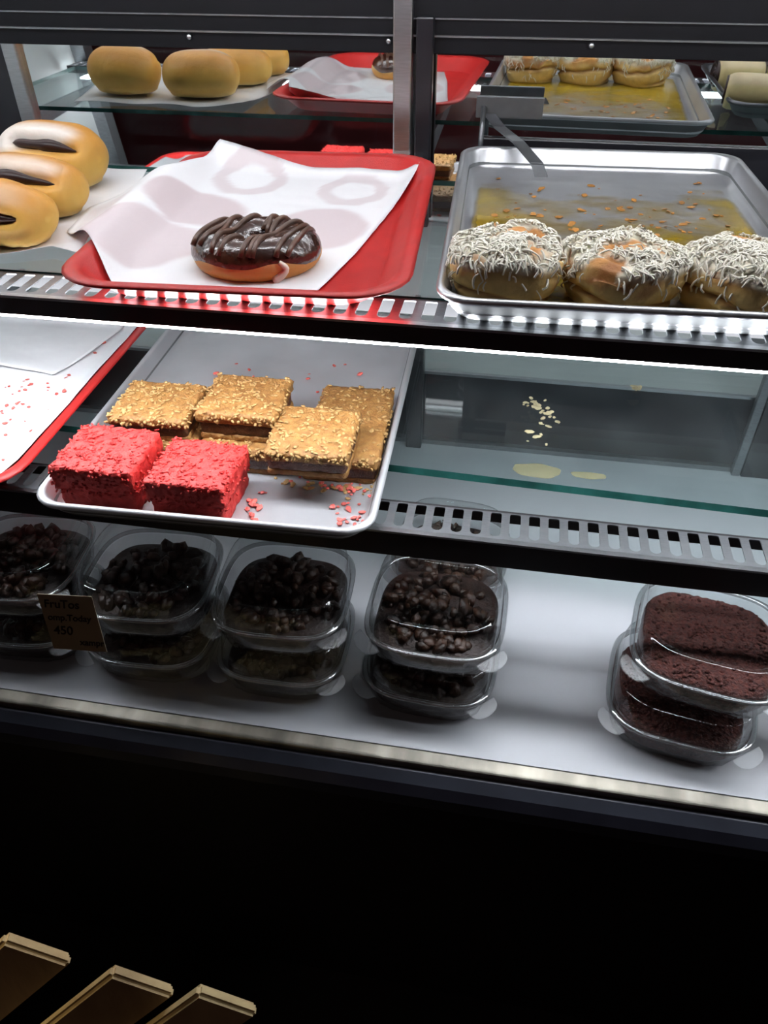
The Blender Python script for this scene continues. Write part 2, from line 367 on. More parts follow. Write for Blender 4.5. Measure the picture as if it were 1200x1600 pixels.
def slotted_rail(z, y0, y1, face_h, face_m, n_pitch=.0186):
    """stainless ledge with a row of slots, black face in front and black channel wall behind"""
    S = Soup(); th = .0012
    x = CX0+.014; xe = CX1-.014
    def slab(xa, xb, ya, yb, za, zb):
        S.add([(xa, ya, za), (xb, ya, za), (xb, yb, za), (xa, yb, za), (xa, ya, zb), (xb, ya, zb), (xb, yb, zb), (xa, yb, zb)],
              [(0, 3, 2, 1), (4, 5, 6, 7), (0, 1, 5, 4), (1, 2, 6, 5), (2, 3, 7, 6), (3, 0, 4, 7)])
    ys0, ys1 = y0+.0045, y1-.0012
    slab(x, xe, y0, ys0, z-th, z)
    slab(x, xe, ys1, y1, z-th, z)
    k = 0
    while x+n_pitch < xe:
        bw = .0080
        slab(x, x+bw, ys0, ys1, z-th, z)
        # rounded slot ends: small corner fillets
        for cx, sgn in ((x+bw, 1), (x+n_pitch, -1)):
            for ye, sy, r in ((ys0, 1, (n_pitch-bw)/2), (ys1, -1, .0018)):
                pts = [(cx, ye)]+[(cx+sgn*r*(1-math.cos(a)), ye+sy*r*(1-math.sin(a))) for a in (0, R(30), R(60), R(90))]
                V = [(px, py, z) for px, py in pts]+[(px, py, z-th) for px, py in pts]; m = len(pts)
                S.add(V, [tuple(range(m)), tuple(range(m, 2*m))[::-1]]+[(i, (i+1) % m, m+(i+1) % m, m+i) for i in range(m)])
        x += n_pitch; k += 1
    slab(x, xe, ys0, ys1, z-th, z)
    o = S.obj('slotted_ledge', M_steeldark, case, smooth=False)
    part('shelf_rail', CX0+.012, CX1-.012, y0-.004, y0, z-face_h, z-.0022, face_m, bev=.001)
    part('rail_edge_strip', CX0+.012, CX1-.012, y0-.005, y0+.001, z-.0022, z+.0001, M_steel)
    part('ledge_back', CX0+.012, CX1-.012, y1, y1+.003, z-.013, z-.0002, M_blackm)
slotted_rail(-.277, .576, .618, .0185, M_black)
slotted_rail(-.480, .551, .592, .032, M_black)
def led(name, y, z, r, m):
    V, F = tube([(CX0+.03, y, z), (CX1-.03, y, z)], r, 10)
    return mesh_obj(name, V, F, m, case)
part('led_strip', CX0+.03, CX1-.03, .578, .613, -.3015, -.2985, M_led, bev=.002)
led('led_tube', .630, .010, .0055, M_ledtop)
led('led_tube', .940, .010, .0030, M_ledtop)  # second tube, added out of view to light the backs of the food
part('led_holder', CX0+.012, CX1-.012, .618, .645, .0185, .026, M_steel)
part('led_holder', CX0+.012, CX1-.012, .94, .98, .0185, .026, M_steel)  # holder for the added rear tube
part('canopy_bounce_panel', CX0+.002, CX1-.002, .612, 1.095, .026, .0295, M_white)  # added white panel out of view, bounces the tube light down

# ================================================================== trays and pans
def pan(name, W, D, h, m, flare=.014, r=.03, bead=.0035):
    hx, hy = W/2, D/2
    V, F = loft([ring(hx-flare-.006, hy-flare-.006, r*.6, .0016), ring(hx-flare-.001, hy-flare-.001, r*.75, .0035), ring(hx-flare+.003, hy-flare+.003, r*.8, .008),
                 ring(hx-bead*2, hy-bead*2, r, h-bead*.8), ring(hx-bead*1.5, hy-bead*1.5, r, h-.0004), ring(hx-bead*.7, hy-bead*.7, r, h), ring(hx, hy, r, h-bead*.7), ring(hx-bead*.3, hy-bead*.3, r, h-bead*1.6),
                 ring(hx-bead*1.3, hy-bead*1.3, r, h-bead*1.8), ring(hx-flare+.0015, hy-flare+.0015, r*.8, .006), ring(hx-flare-.002, hy-flare-.002, r*.75, .0015), ring(hx-flare-.007, hy-flare-.007, r*.6, 0)])
    n = len(ring(1, 1, .1, 0)); idx = [1 if (k >= 7*n and k < 11*n) or k == len(F)-1 else 0 for k in range(len(F))]
    return mesh_obj(name, V, F, None, None, mats=[m, M_aluout], midx=idx)
def fix_normals(o):
    bm = bmesh.new(); bm.from_mesh(o.data); bmesh.ops.recalc_face_normals(bm, faces=bm.faces[:]); bm.to_mesh(o.data); bm.free(); return o
def cafeteria_tray(name, W, D, h, m):
    hx, hy = W/2, D/2
    V, F = loft([ring(hx-.036, hy-.036, .03, .0024), ring(hx-.031, hy-.031, .034, .0040), ring(hx-.014, hy-.014, .045, h-.002), ring(hx-.010, hy-.010, .048, h-.0002), ring(hx-.003, hy-.003, .052, h), ring(hx, hy, .054, h-.002),
                 ring(hx-.002, hy-.002, .052, h-.0035), ring(hx-.011, hy-.011, .048, h-.0032), ring(hx-.034, hy-.034, .032, .0012), ring(hx-.038, hy-.038, .03, 0)])
    return fix_normals(mesh_obj(name, V, F, m, None))
ZM, ZL, ZD = H-.2768, H-.4798, H-.68       # tops of the middle glass, lower glass and deck
def local(o, x, y, z):                      # world offset in a thing turned about z
    c, s = math.cos(o.rotation_euler.z), math.sin(o.rotation_euler.z)
    return (o.location.x+c*x-s*y, o.location.y+s*x+c*y, o.location.z+z)
th = R(2.42)
roll_pan = fix_normals(pan('baking_sheet', .33, .457, .0255, M_alu))
roll_pan.rotation_euler.z = th
roll_pan.location = (-.0597+math.cos(th)*.165-math.sin(th)*.2285, .5669+math.sin(th)*.165+math.cos(th)*.2285, ZM)
tag(roll_pan, 'syrup stained aluminium baking sheet holding three cheese topped rolls along its front', 'baking tray')
brownie_pan = fix_normals(pan('baking_sheet', .336, .457, .0255, mat('worn_baking_aluminium', (.68, .69, .72), .47, .74, var=.12, scale=9, bump=.0003, bscale=60)))
brownie_pan.rotation_euler.z = R(1.6); brownie_pan.location = (-.275, .734, ZL)
tag(brownie_pan, 'aluminium baking sheet on the lower shelf carrying oat bars and two red squares', 'baking tray')
pastry_pan = fix_normals(pan('baking_sheet', .29, .335, .024, M_aludark))
pastry_pan.location = (.437, .735, ZM)
tag(pastry_pan, 'dark baking sheet of rolled pastries, seen only in the back mirror at far right', 'baking tray')
donut_tray = cafeteria_tray('serving_tray', .305, .418, .0245, M_red)
donut_tray.rotation_euler.z = R(3.2); donut_tray.location = (-.2435, .764, ZM)
tag(donut_tray, 'red plastic serving tray under white paper and one chocolate doughnut', 'tray')
crumb_tray = cafeteria_tray('serving_tray', .318, .43, .0225, M_red)
crumb_tray.rotation_euler.z = R(1.5); crumb_tray.location = (-.632, .724, ZL)
tag(crumb_tray, 'red plastic serving tray on the lower shelf with crumb strewn white paper', 'tray')
# syrup film over the pan floor (a part of that pan: baked on)
def film(parent, hx, hy, z, fn, name='syrup_film'):
    V, F = [], []; n, m = 44, 60
    for j in range(m+1):
        for i in range(n+1): V.append((-hx+2*hx*i/n, -hy+2*hy*j/m, z))
    for j in range(m):
        for i in range(n): a = j*(n+1)+i; F.append((a, a+1, a+n+2, a+n+1))
    o = mesh_obj(name, V, F, M_syrup, parent); paint(o, fn, 'stain'); return o
def sy(co):
    ex = abs(co.x)/.143; ey = co.y/.207
    v = .23 - .5*smooth01(.955, 1.0, ex) + .36*smooth01(.40, .95, ex) + .40*smooth01(.35, -.35, ey) - .80*smooth01(.45, .95, ey) + .22*nz(co, 14)
    return float(v)
film(roll_pan, .1435, .207, .0021, sy)
def crumbs(name, n, m, spot, size, kind='stuff', parent=None, flat=.4):
    S = Soup()
    for i in range(n):
        p = spot(i); k = size*random.uniform(.45, 1.3)
        S.add(*lump((p[0], p[1], p[2]+k*flat*.9), k*random.uniform(.8, 1.8), k, k*flat, randrot(.2)))
    o = S.obj(name, m, parent, smooth=False); o['kind'] = kind; return o
def rp(): return (random.uniform(-.12, .12), random.uniform(-.06, .19), .0022)
o = crumbs('caramel_crumbs', 90, M_crumb, lambda i: local(roll_pan, random.uniform(-.12, .12), random.triangular(-.05, .19, .04), .0022), .0030, flat=.15)
tag(o, 'orange brown caramel scraps stuck on the roll tray behind the cheese rolls', 'crumbs')

# ------------------------------------------------------------------ paper sheets
def resample(pts, n):
    P = [Vector(p) for p in pts]; L = [0]
    for a, b in zip(P, P[1:]): L.append(L[-1]+(b-a).length)
    out = []
    for k in range(n+1):
        s = L[-1]*k/n; i = max(j for j in range(len(P)-1) if L[j] <= s+1e-9) if s < L[-1] else len(P)-2
        f = (s-L[i])/(L[i+1]-L[i]) if L[i+1] > L[i] else 0; out.append(P[i].lerp(P[i+1], min(1, f)))
    return out
def paper(name, bottom, top, left, right, zf, stain=None, n=70, m=70):
    B, T, Lf, Rg = resample(bottom, n), resample(top, n), resample(left, m), resample(right, m)
    V, F = [], []
    for j in range(m+1):
        v = j/m
        for i in range(n+1):
            u = i/n
            p = B[i]*(1-v)+T[i]*v+Lf[j]*(1-u)+Rg[j]*u-(B[0]*(1-u)*(1-v)+B[n]*u*(1-v)+T[0]*(1-u)*v+T[n]*u*v)
            V.append((p.x, p.y, zf(p.x, p.y, u, v)))
    for j in range(m):
        for i in range(n): a = j*(n+1)+i; F.append((a, a+1, a+n+2, a+n+1))
    # thin sheet: second skin just below, stitched round the edge
    k = len(V); V += [(x, y, z-.0003) for x, y, z in V]; F += [tuple(q+k for q in f[::-1]) for f in F]
    w = n+1
    edge = [i for i in range(n)]+[j*w+n for j in range(m)]+[m*w+i for i in range(n, 0, -1)]+[j*w for j in range(m, 0, -1)]
    for a, b in zip(edge, edge[1:]+edge[:1]): F.append((a, a+k, b+k, b))
    o = mesh_obj(name, V, F, M_paper)
    paint(o, (lambda co: float(stain(co.x, co.y))) if stain else (lambda co: 0.0), 'stain'); return o
def tray_z(o, W, D, h, x, y, rr=.05, outz=.004):
    c, s = math.cos(-o.rotation_euler.z), math.sin(-o.rotation_euler.z)
    dx, dy = x-o.location.x, y-o.location.y; lx, ly = abs(c*dx-s*dy), abs(s*dx+c*dy)
    qx, qy = lx-(W/2-rr), ly-(D/2-rr)
    d = -(math.hypot(max(qx, 0), max(qy, 0))+min(max(qx, qy), 0)-rr)          # distance inside the rim
    if d < 0: return outz+(h-outz)*smooth01(.05, 0, -d)
    return h-(h-.003)*smooth01(.006, .046, d)
def ell(x, y, cx, cy, rx, ry, rot=0.0, soft=.12):
    c, s = math.cos(rot), math.sin(rot); dx, dy = x-cx, y-cy
    return math.hypot((c*dx+s*dy)/rx, (-s*dx+c*dy)/ry)
def blob(x, y, cx, cy, rx, ry, rot=0): return smooth01(1.08, .92, ell(x, y, cx, cy, rx, ry, rot)+.07*nz((x, y, 0), 40))
def hoop(x, y, cx, cy, rx, ry, inner=.62):
    e = ell(x, y, cx, cy, rx, ry)+.10*nz((x, y, 3), 55); return smooth01(1.06, .96, e)*smooth01(inner-.06, inner+.06, e)
def stain1(x, y):
    v = max(.55*hoop(x, y, -.316, .905, .042, .052), .50*hoop(x, y, -.190, .890, .040, .050), .75*blob(x, y, -.345, .800, .060, .045, R(-25)), .70*blob(x, y, -.200, .765, .050, .060), .68*blob(x, y, -.362, .690, .062, .062, R(20)), .3*blob(x, y, -.43, .76, .02, .05))
    return v
def zpaper(x, y, u, v):
    z = tray_z(donut_tray, .305, .418, .0250, x, y)
    lift = .010*smooth01(.80, 1.0, v)*smooth01(.45, 0.0, u)                    # top left corner stands up
    bow = .008*smooth01(.55, 0, u)*math.sin(math.pi*min(1, max(0, v)))*(.6+.5*math.sin(9*v))
    return ZM+z+.0016+lift+abs(bow)*.7+.0012*abs(nz((x, y, 0), 30))+.004*smooth01(.35, 0, u)*smooth01(.25, .75, v)*(1+math.sin(16*v+5*u))*.5
tp = paper('paper_sheet', [(-.343, .592, 0), (-.26, .598, 0), (-.165, .612, 0)],
           [(-.3675, .955, 0), (-.31, .950, 0), (-.25, .944, 0), (-.19, .948, 0), (-.122, .948, 0)],
           [(-.343, .592, 0), (-.395, .655, 0), (-.446, .705, 0), (-.458, .775, 0), (-.438, .845, 0), (-.392, .868, 0), (-.3675, .955, 0)],
           [(-.165, .612, 0), (-.150, .70, 0), (-.137, .82, 0), (-.122, .948, 0)], zpaper, stain1)
tag(tp, 'grease marked white paper lining the red tray with the chocolate doughnut', 'paper')
def zbun(x, y, u, v):
    return ZM+.0012+.0060*smooth01(.70, 1, u)*(.6+.5*math.sin(5.5*v+1))+.003*smooth01(.3, 0, v)*(1+math.sin(11*u))*.5+.003*smooth01(.8, 1, v)*(1+math.sin(13*u))*.5
bp_ = paper('paper_sheet', [(-.76, .630, 0), (-.62, .637, 0), (-.52, .632, 0), (-.472, .655, 0), (-.445, .672, 0), (-.405, .655, 0)], [(-.74, .935, 0), (-.60, .930, 0), (-.53, .945, 0), (-.455, .925, 0)],
            [(-.76, .63, 0), (-.775, .78, 0), (-.74, .935, 0)], [(-.405, .655, 0), (-.432, .74, 0), (-.437, .83, 0), (-.455, .925, 0)], zbun, lambda x, y: .18*blob(x, y, -.447, .705, .03, .03))
tag(bp_, 'crumpled white paper under the cream buns at the left end of the shelf', 'paper')
def zcr(x, y, u, v):
    z = tray_z(crumb_tray, .318, .43, .0232, x, y, outz=.02)
    return ZL+z+.0014+.0008*nz((x, y, 0), 35)
q = []
c_, s_ = math.cos(R(1.5)), math.sin(R(1.5))
def ct(lx, ly): return (-.632+c_*lx-s_*ly, .724+s_*lx+c_*ly, 0)
cp = paper('paper_sheet', [ct(-.145, -.165), ct(-.11, -.196), ct(-.05, -.198), ct(.05, -.198), ct(.11, -.19), ct(.143, -.158)], [ct(-.145, .205), ct(0, .205), ct(.148, .205)],
           [ct(-.145, -.165), ct(-.147, 0), ct(-.145, .205)], [ct(.143, -.158), ct(.147, -.05), ct(.144, .02), ct(.148, .1), ct(.148, .205)], zcr)
tag(cp, 'white paper speckled with red crumbs on the lower red tray', 'paper')
def zfold(x, y, u, v): return zcr(x, y, u, v)+.003+.0025*smooth01(.3, 0, v)*(1+math.sin(4*u))+.0015*nz((x, y, 2), 22)
fp = paper('paper_sheet', [(-.76, .770, 0), (-.66, .772, 0), (-.575, .766, 0), (-.553, .762, 0)], [(-.755, .92, 0), (-.65, .93, 0), (-.52, .92, 0)], [(-.76, .77, 0), (-.755, .92, 0)], [(-.553, .762, 0), (-.535, .82, 0), (-.52, .92, 0)], zfold, n=40, m=30)
tag(fp, 'small folded wax paper lying on the back of the crumb strewn paper', 'paper')
def cspot(i):
    lx, ly = random.uniform(-.115, .115), random.triangular(-.16, .15, -.05); x, y, _ = ct(lx, ly)
    if y > .755 and x < -.545: y -= .12
    return (x, y, zcr(x, y, 0, 0)+.0005)
o = crumbs('coconut_crumbs', 120, M_cocol, cspot, .0023, flat=.35)
tag(o, 'loose red coconut crumbs scattered over the paper on the lower red tray', 'crumbs')

# ================================================================== buns on the left
def bun_mesh(L, W, Hh, seed, sugar, slit=True, bang=140):
    """long soft bun, flattened underneath, slit along the top front"""
    nu, nv = 56, 36; V, F = [], []
    def pt(a, b):
        # a: polar from +x tip to -x tip, b: around the long axis
        ca, sa = math.cos(a), math.sin(a)
        x = L/2*math.copysign(abs(ca)**.80, ca); rr = abs(sa)**.72
        y = W/2*rr*math.cos(b); z = Hh*.54*rr*math.sin(b)+Hh*.46
        if z < Hh*.10: z = Hh*.10*math.tanh(z/(Hh*.10)-1)*.6+Hh*.10*.6
        n = .0016*nz((x, y, z), 32, seed)
        y += n; z += n
        return Vector((x, y, max(z, 0)))
    def slitw(p):
        if not slit: return 0
        return smooth01(.78, .5, abs(p.x-.20*L/2)/(L/2)+.06*math.sin(p.x*90+seed))
    bs = R(bang)                                      # slit angle (front is -y)
    for i in range(nu+1):
        a = math.pi*i/nu
        for j in range(nv):
            b = 2*math.pi*j/nv+R(-90); p = pt(a, b)
            db = abs(((b-bs+math.pi) % (2*math.pi))-math.pi)
            p0 = p.copy(); w = slitw(p0)*smooth01(.30, .05, db)
            cen = Vector((p.x, 0, Hh*.42)); p = p.lerp(cen, .34*w)
            V.append(p)
    for i in range(nu):
        for j in range(nv): F.append((i*nv+j, i*nv+(j+1) % nv, (i+1)*nv+(j+1) % nv, (i+1)*nv+j))
    F.append(tuple(range(nv))); F.append(tuple(range(nu*nv, nu*nv+nv))[::-1])
    def col(co):
        hz = co.z/Hh; t = smooth01(.25, .95, hz+.12*nz(co, 30, seed)); side = (.70, .43, .10); topc = (.62, .28, .055)
        c = [side[k]*(1-t)+topc[k]*t for k in range(3)]
        pale = smooth01(.16, .02, hz); c = [c[k]*(1-pale)+(.78, .60, .28)[k]*pale for k in range(3)]
        g = sugar*smooth01(.010, -.018, co.y)*smooth01(.70, .95, hz+.22*nz(co, 22, seed+5)-.20*co.x/L*2+.12)
        return tuple(c[k]*(1-g)+(.86, .80, .74)[k]*g for k in range(3))
    return V, F, col, bs
def bun(loc, rz, L, W, Hh, seed, sugar, label, slit=True, tilt=0, bang=140):
    e = empty('cream_bun', loc, rz); e.rotation_euler = (0, tilt, rz)
    V, F, col, bs = bun_mesh(L, W, Hh, seed, sugar, slit, bang)
    V = [Vector((v.x, v.y, v.z)) for v in V]
    b = fix_normals(mesh_obj('crust', V, F, M_bun, e)); paint(b, col)
    if slit:
        S = Soup(); P = []
        for k in range(15):
            x = L*.5*(-.42+1.24*k/14); rr = (1-abs(x/(L/2))**2.4)**.40
            P.append((x, W/2*rr*math.cos(bs)*.84, Hh*.54*rr*math.sin(bs)*.84+Hh*.46))
        S.add(*tube(P, .0066, 8, taper=lambda t: max(.1, math.sin(math.pi*t)**.6*(1+.25*math.sin(9*t+seed)))))
        S.obj('filling', M_jam, e)
    tag(e, label, 'bun', 'filled buns on paper at the left end'); return e
bz = ZM+.0045
bun((-.540, .868, bz), R(-9), .124, .094, .066, 1.3, .95, 'sugar dusted split bun with dark filling, farthest back of three in a line', bang=140)
bun((-.519, .770, bz), R(-11), .136, .084, .057, 4.1, .7, 'split golden bun between the sugared back bun and the front bun', bang=141)
bun((-.512, .690, bz), R(-12), .140, .080, .056, 8.7, .25, 'front golden bun with a dark slit low on its side, nearest the slotted ledge', bang=164)
bun((-.676, .862, bz), R(4), .118, .092, .070, 12.2, .6, 'pale bun left of the sugared back bun, seen whole only in the mirror', slit=True)

# ================================================================== chocolate doughnut
def doughnut(loc, rz, label, S_=1.0):
    e = empty('chocolate_doughnut', loc, rz)
    Rm, rx, rz_ = .0330, .0230, .0185; nu, nv = 64, 30
    def tp_(u, v, k=1.0):
        rr = Rm+rx*k*math.cos(v)*(1+.05*math.sin(3*u+1)); z = rz_*k*math.sin(v); z = max(z, -rz_*.72)
        wob = .0009*nz((math.cos(u)*2, math.sin(u)*2, v), 1.6, 3)
        return Vector((rr*math.cos(u)*1.06, rr*math.sin(u)*.86, z+rz_*.72+wob))
    V = [tp_(2*math.pi*i/nu, 2*math.pi*j/nv) for i in range(nu) for j in range(nv)]
    F = [(i*nv+j, ((i+1) % nu)*nv+j, ((i+1) % nu)*nv+(j+1) % nv, i*nv+(j+1) % nv) for i in range(nu) for j in range(nv)]
    d = fix_normals(mesh_obj('dough_ring', V, F, M_bun, e))
    paint(d, lambda co: tuple(a*(1-t)+b*t for a, b, t in zip((.62, .30, .07), (.74, .52, .22), [smooth01(.010, .018, co.z)*smooth01(.034, .022, co.z)]*3)))
    # glaze shell over the top with a wavy lower edge
    V, F = [], []; m = 16
    for i in range(nu):
        u = 2*math.pi*i/nu; lo_ = R(2)+R(9)*math.sin(5*u+.5)+R(7)*math.sin(3*u); hi = R(178)-R(10)*math.sin(4*u)
        for j in range(m+1):
            v = lo_+(hi-lo_)*j/m; k = 1.0+.055*math.sin(math.pi*j/m)**.35
            p = tp_(u, v, k); p.z += .0012*max(0, nz((p.x, p.y, 0), 120, 2)); V.append(p)
    for i in range(nu):
        for j in range(m): a, b = i*(m+1)+j, ((i+1) % nu)*(m+1)+j; F.append((a, b, b+1, a+1))
    g = fix_normals(mesh_obj('chocolate_glaze', V, F, M_choc, e)); g['label'] = 'dark brown glossy glaze'
    paint(g, lambda co: tuple(a*(1-t)+b*t for a, b, t in zip((.028, .011, .009), (.075, .026, .013), [max(0, min(1, .5+.9*nz(co, 60, 4)))]*3)))
    S = Soup()
    for k in range(10):
        off = -.046+.0102*k+random.uniform(-.004, .004); P = []
        for q in range(25):
            t = -.05+.1*q/24; x = off+(.35+.12*math.sin(k*2.1))*t+.003*math.sin(55*t+k*1.7); y = t
            rad = math.hypot(x/1.06, y/.86); dz = abs(rad-Rm)
            if dz < rx*.97:
                z = rz_*.72+rz_*1.05*math.sqrt(max(0, 1-(dz/rx)**2)); P.append((x, y, z+.0012))
            elif len(P) > 2:
                S.add(*tube(P, .0024, 6)); P = []
            else: P = []
        if len(P) > 2: S.add(*tube(P, .0024, 6))
    S.obj('chocolate_drizzle', M_chocd, e)
    S = Soup(); P = []
    for q in range(9):
        v = R(14-q*6.5); u = R(-62)+.10*math.sin(q*.5); p = tp_(u, v, 1.03); P.append(p)
    S.add(*tube(P, .0038, 6, taper=lambda t: .55+.6*t))
    w = S.obj('icing_drip', M_cheese, e); w['label'] = 'white icing drip'
    tag(e, label, 'doughnut'); return e
doughnut((-.2340, .662, ZM+.0050), R(8), 'chocolate glazed ring doughnut with drizzle on white paper in the red tray')

# ================================================================== cheese rolls
def spiral_roll(seed, hw=.0445, h=.0465, bare=None):
    e = empty('cheese_roll')
    nu, nv = 72, 34; V, F = [], []; G = []
    for j in range(nv+1):
        t = j/nv
        for i in range(nu):
            u = 2*math.pi*i/nu; cu, su = math.cos(u), math.sin(u)
            sq = (abs(cu)**3.2+abs(su)**3.2)**(-1/3.2)
            if t < .45: rr = .86+.16*math.sin(math.pi*(t/.45)*.62); z = h*.74*(t/.45)
            else:
                k = (t-.45)/.55; rr = (.86+.16*math.sin(math.pi*.62))*math.cos(k*math.pi/2)**.72; z = h*.74+h*.26*math.sin(k*math.pi/2)
            x, y = hw*rr*sq*cu, hw*rr*sq*su
            rad = math.hypot(x, y)/hw
            ph = rad*2.6-u/(2*math.pi)+.06*nz((x, y, z), 40, seed); fr = ph-math.floor(ph)
            grv = math.exp(-((fr-.5)/.10)**2)*smooth01(.40, .75, z/h)
            # side wrap of dough: a slanting seam
            sf = z/h*2.0+u/(2*math.pi)*1.0+seed; sfr = sf-math.floor(sf)
            sg = math.exp(-((sfr-.5)/.09)**2)*smooth01(.74, .5, z/h)*smooth01(.02, .12, z/h)
            z -= .0075*grv*min(1, rad*2.2)
            k2 = 1-.11*sg+.10*nz((x, y, z), 19, seed+3); x *= k2; y *= k2; z += .0065*nz((x, y, z), 30, seed+9)*smooth01(.1, .5, z/h)
            V.append(Vector((x, y, max(z, 0)))); G.append((grv, sg, z/h))
    for j in range(nv):
        for i in range(nu): F.append((j*nu+i, j*nu+(i+1) % nu, (j+1)*nu+(i+1) % nu, (j+1)*nu+i))
    F.append(tuple(range(nu))[::-1]); F.append(tuple(range(nv*nu, nv*nu+nu)))
    def cover(v):
        k = smooth01(-.30, -.12, nz(v, 30, seed+40))
        if bare: k *= smooth01(.7, 1.1, ell(v.x, v.y, *bare))
        return k
    b = mesh_obj('dough_swirl', V, F, M_roll, e)
    at = b.data.color_attributes.new('col', 'FLOAT_COLOR', 'POINT'); d = []
    for v, (gr, sg, hz) in zip(V, G):
        t = smooth01(.55, .95, hz+.25*nz(v, 45, seed)); c = [a*(1-t)+q*t for a, q in zip((.80, .56, .22), (.58, .26, .07))]
        br = max(gr*.95, sg*.9, .75*smooth01(.12, .45, nz(v, 34, seed+20))*smooth01(.25, .5, hz)); c = [a*(1-br)+q*br for a, q in zip(c, (.26, .09, .025))]
        ch = 1.0*cover(v)*smooth01(.66, .80, hz+.10*nz(v, 60, seed)); c = [a*(1-ch)+q*ch for a, q in zip(c, (.90, .84, .68))]
        d += c+[1.0]
    at.data.foreach_set('color', d)
    # grated cheese: curled strands lying on the surface
    S = Soup(); rng = random.Random(int(seed*100))
    tops = [v for v, g in zip(V, G) if g[2] > .80]; mids = [v for v, g in zip(V, G) if .45 < g[2] <= .80]; lows = [v for v, g in zip(V, G) if .12 < g[2] <= .45]
    for k in range(900):
        q = rng.random(); base = rng.choice(tops if q < .90 else mids if q < .985 else lows)
        if rng.random() > cover(base): continue
        nrm = Vector((base.x*.7, base.y*.7, .03 if base.z > h*.6 else .004)).normalized()
        tdir = nrm.cross(Vector((rng.uniform(-1, 1), rng.uniform(-1, 1), rng.uniform(-1, 1)))).normalized()
        if q >= .90: tdir = (tdir*.5+Vector((base.x, base.y, 0)).normalized()*.2+Vector((0, 0, -.8))).normalized()
        Ln = rng.uniform(.005, .013); bend = nrm.cross(tdir)*rng.uniform(-.5, .5)
        P = []
        for s2 in range(4):
            w = s2/3-.5; p = base+nrm*(.0004+.0014*rng.random()+(.0018 if s2 in (1, 2) else 0))+tdir*Ln*w+bend*Ln*(w*w-.1)
            p -= nrm*abs(w)*.0015; P.append(p)
        S.add(*tube(P, rng.uniform(.0005, .0010), 4, caps=False))
    c = S.obj('grated_cheese', M_cheese, e); c['kind'] = 'stuff'
    return e
ROLLS = [((-.006, .641), 0.0, 1.27, 'cheese topped sweet roll, left one in the front row, with a bare swirl patch'),
         ((.0905, .644), 2.1, 3.62, 'cheese topped sweet roll between two others on the stained sheet'),
         ((.186, .648), 4.0, 5.81, 'cheese topped sweet roll at the right end, cut off by the photo edge')]
for (x, y), rz, sd, lab in ROLLS:
    r_ = spiral_roll(sd, bare=(.014, .016, .020, .012) if sd < 2 else None); r_.location = (x, y, ZM+.0025); r_.rotation_euler.z = rz
    tag(r_, lab, 'roll', 'cheese topped rolls on the baking sheet')

# rolled pastries on the next sheet (mirrored at the far right)
def rolled(loc, rz, label):
    e = empty('rolled_pastry', loc, rz); nu, nv = 28, 12; V, F = [], []; Lh, r = .036, .026
    for j in range(nv+1):
        t = j/nv; x = -Lh+2*Lh*t; k = 1-.16*abs(2*t-1)**6
        for i in range(nu):
            a = 2*math.pi*i/nu; V.append(Vector((x, r*k*math.cos(a)*1.05, max(0, r*.92+r*k*math.sin(a)))))
    for j in range(nv):
        for i in range(nu): F.append((j*nu+i, j*nu+(i+1) % nu, (j+1)*nu+(i+1) % nu, (j+1)*nu+i))
    F.append(tuple(range(nu))[::-1]); F.append(tuple(range(nv*nu, nv*nu+nu)))
    o = fix_normals(mesh_obj('pastry_shell', V, F, M_pastry, e)); paint(o, lambda co: (.74, .60, .30) if co.z < .038 else (.82, .66, .42))
    for sx in (-1, 1):
        S = Soup(); P = []
        for q in range(40):
            a = q*.42; rr = .003+.0195*q/39; P.append((sx*(Lh+.0005), rr*math.cos(a), r*.92+rr*math.sin(a)*.93))
        S.add(*tube(P, .0034, 5))
        f = S.obj('filling', M_jam, e); f['label'] = 'dark brown filling spiral'
    tag(e, label, 'pastry', 'rolled pastries on the dark sheet'); return e
zp = ZM+.003
rolled((.330, .84, zp), R(12), 'pale rolled pastry with dark filled end, nearest in the mirror at far right')
rolled((.335, .70, zp), R(-6), 'pale rolled pastry behind another, tallest looking in the mirror at far right')
rolled((.412, .80, zp), R(20), 'pale rolled pastry on the mirror image margin, right of the nearest one')
rolled((.418, .68, zp), R(5), 'pale rolled pastry farthest into the dark sheet')

# bracket above the roll sheet
br = empty('steel_bracket', (0, 0, H))
box('bracket_plate', -.068, .016, 1.078, 1.0835, -.232, -.207, M_bracket, br, bev=.001)
V, F = tube([(-.058, 1.075, -.218), (-.058, 1.058, -.25), (-.058, 1.05, -.2765)], .0032, 8)
mesh_obj('bracket_rod', V, F, M_bracket, br)
V, F = [], []
def strap(P, w, t):
    V, F = [], []
    for p in P:
        p = Vector(p)
        V += [p+Vector((-w/2, 0, 0)), p+Vector((w/2, 0, 0)), p+Vector((w/2, t, t*.3)), p+Vector((-w/2, t, t*.3))]
    n = len(P)
    for i in range(n-1):
        for k in range(4): F.append((i*4+k, i*4+(k+1) % 4, i*4+4+(k+1) % 4, i*4+4+k))
    F += [(3, 2, 1, 0), tuple(range((n-1)*4, n*4))]
    return V, F
V, F = strap([(-.050, 1.074, -.228), (-.035, 1.045, -.236), (-.010, .985, -.2375), (.014, .935, -.2475), (.020, .925, -.258)], .014, .004)
fix_normals(mesh_obj('bracket_arm', V, F, M_bracket, br, False))
tag(br, 'grey steel bracket with a flat plate and slanted arm over the roll sheet', 'bracket')

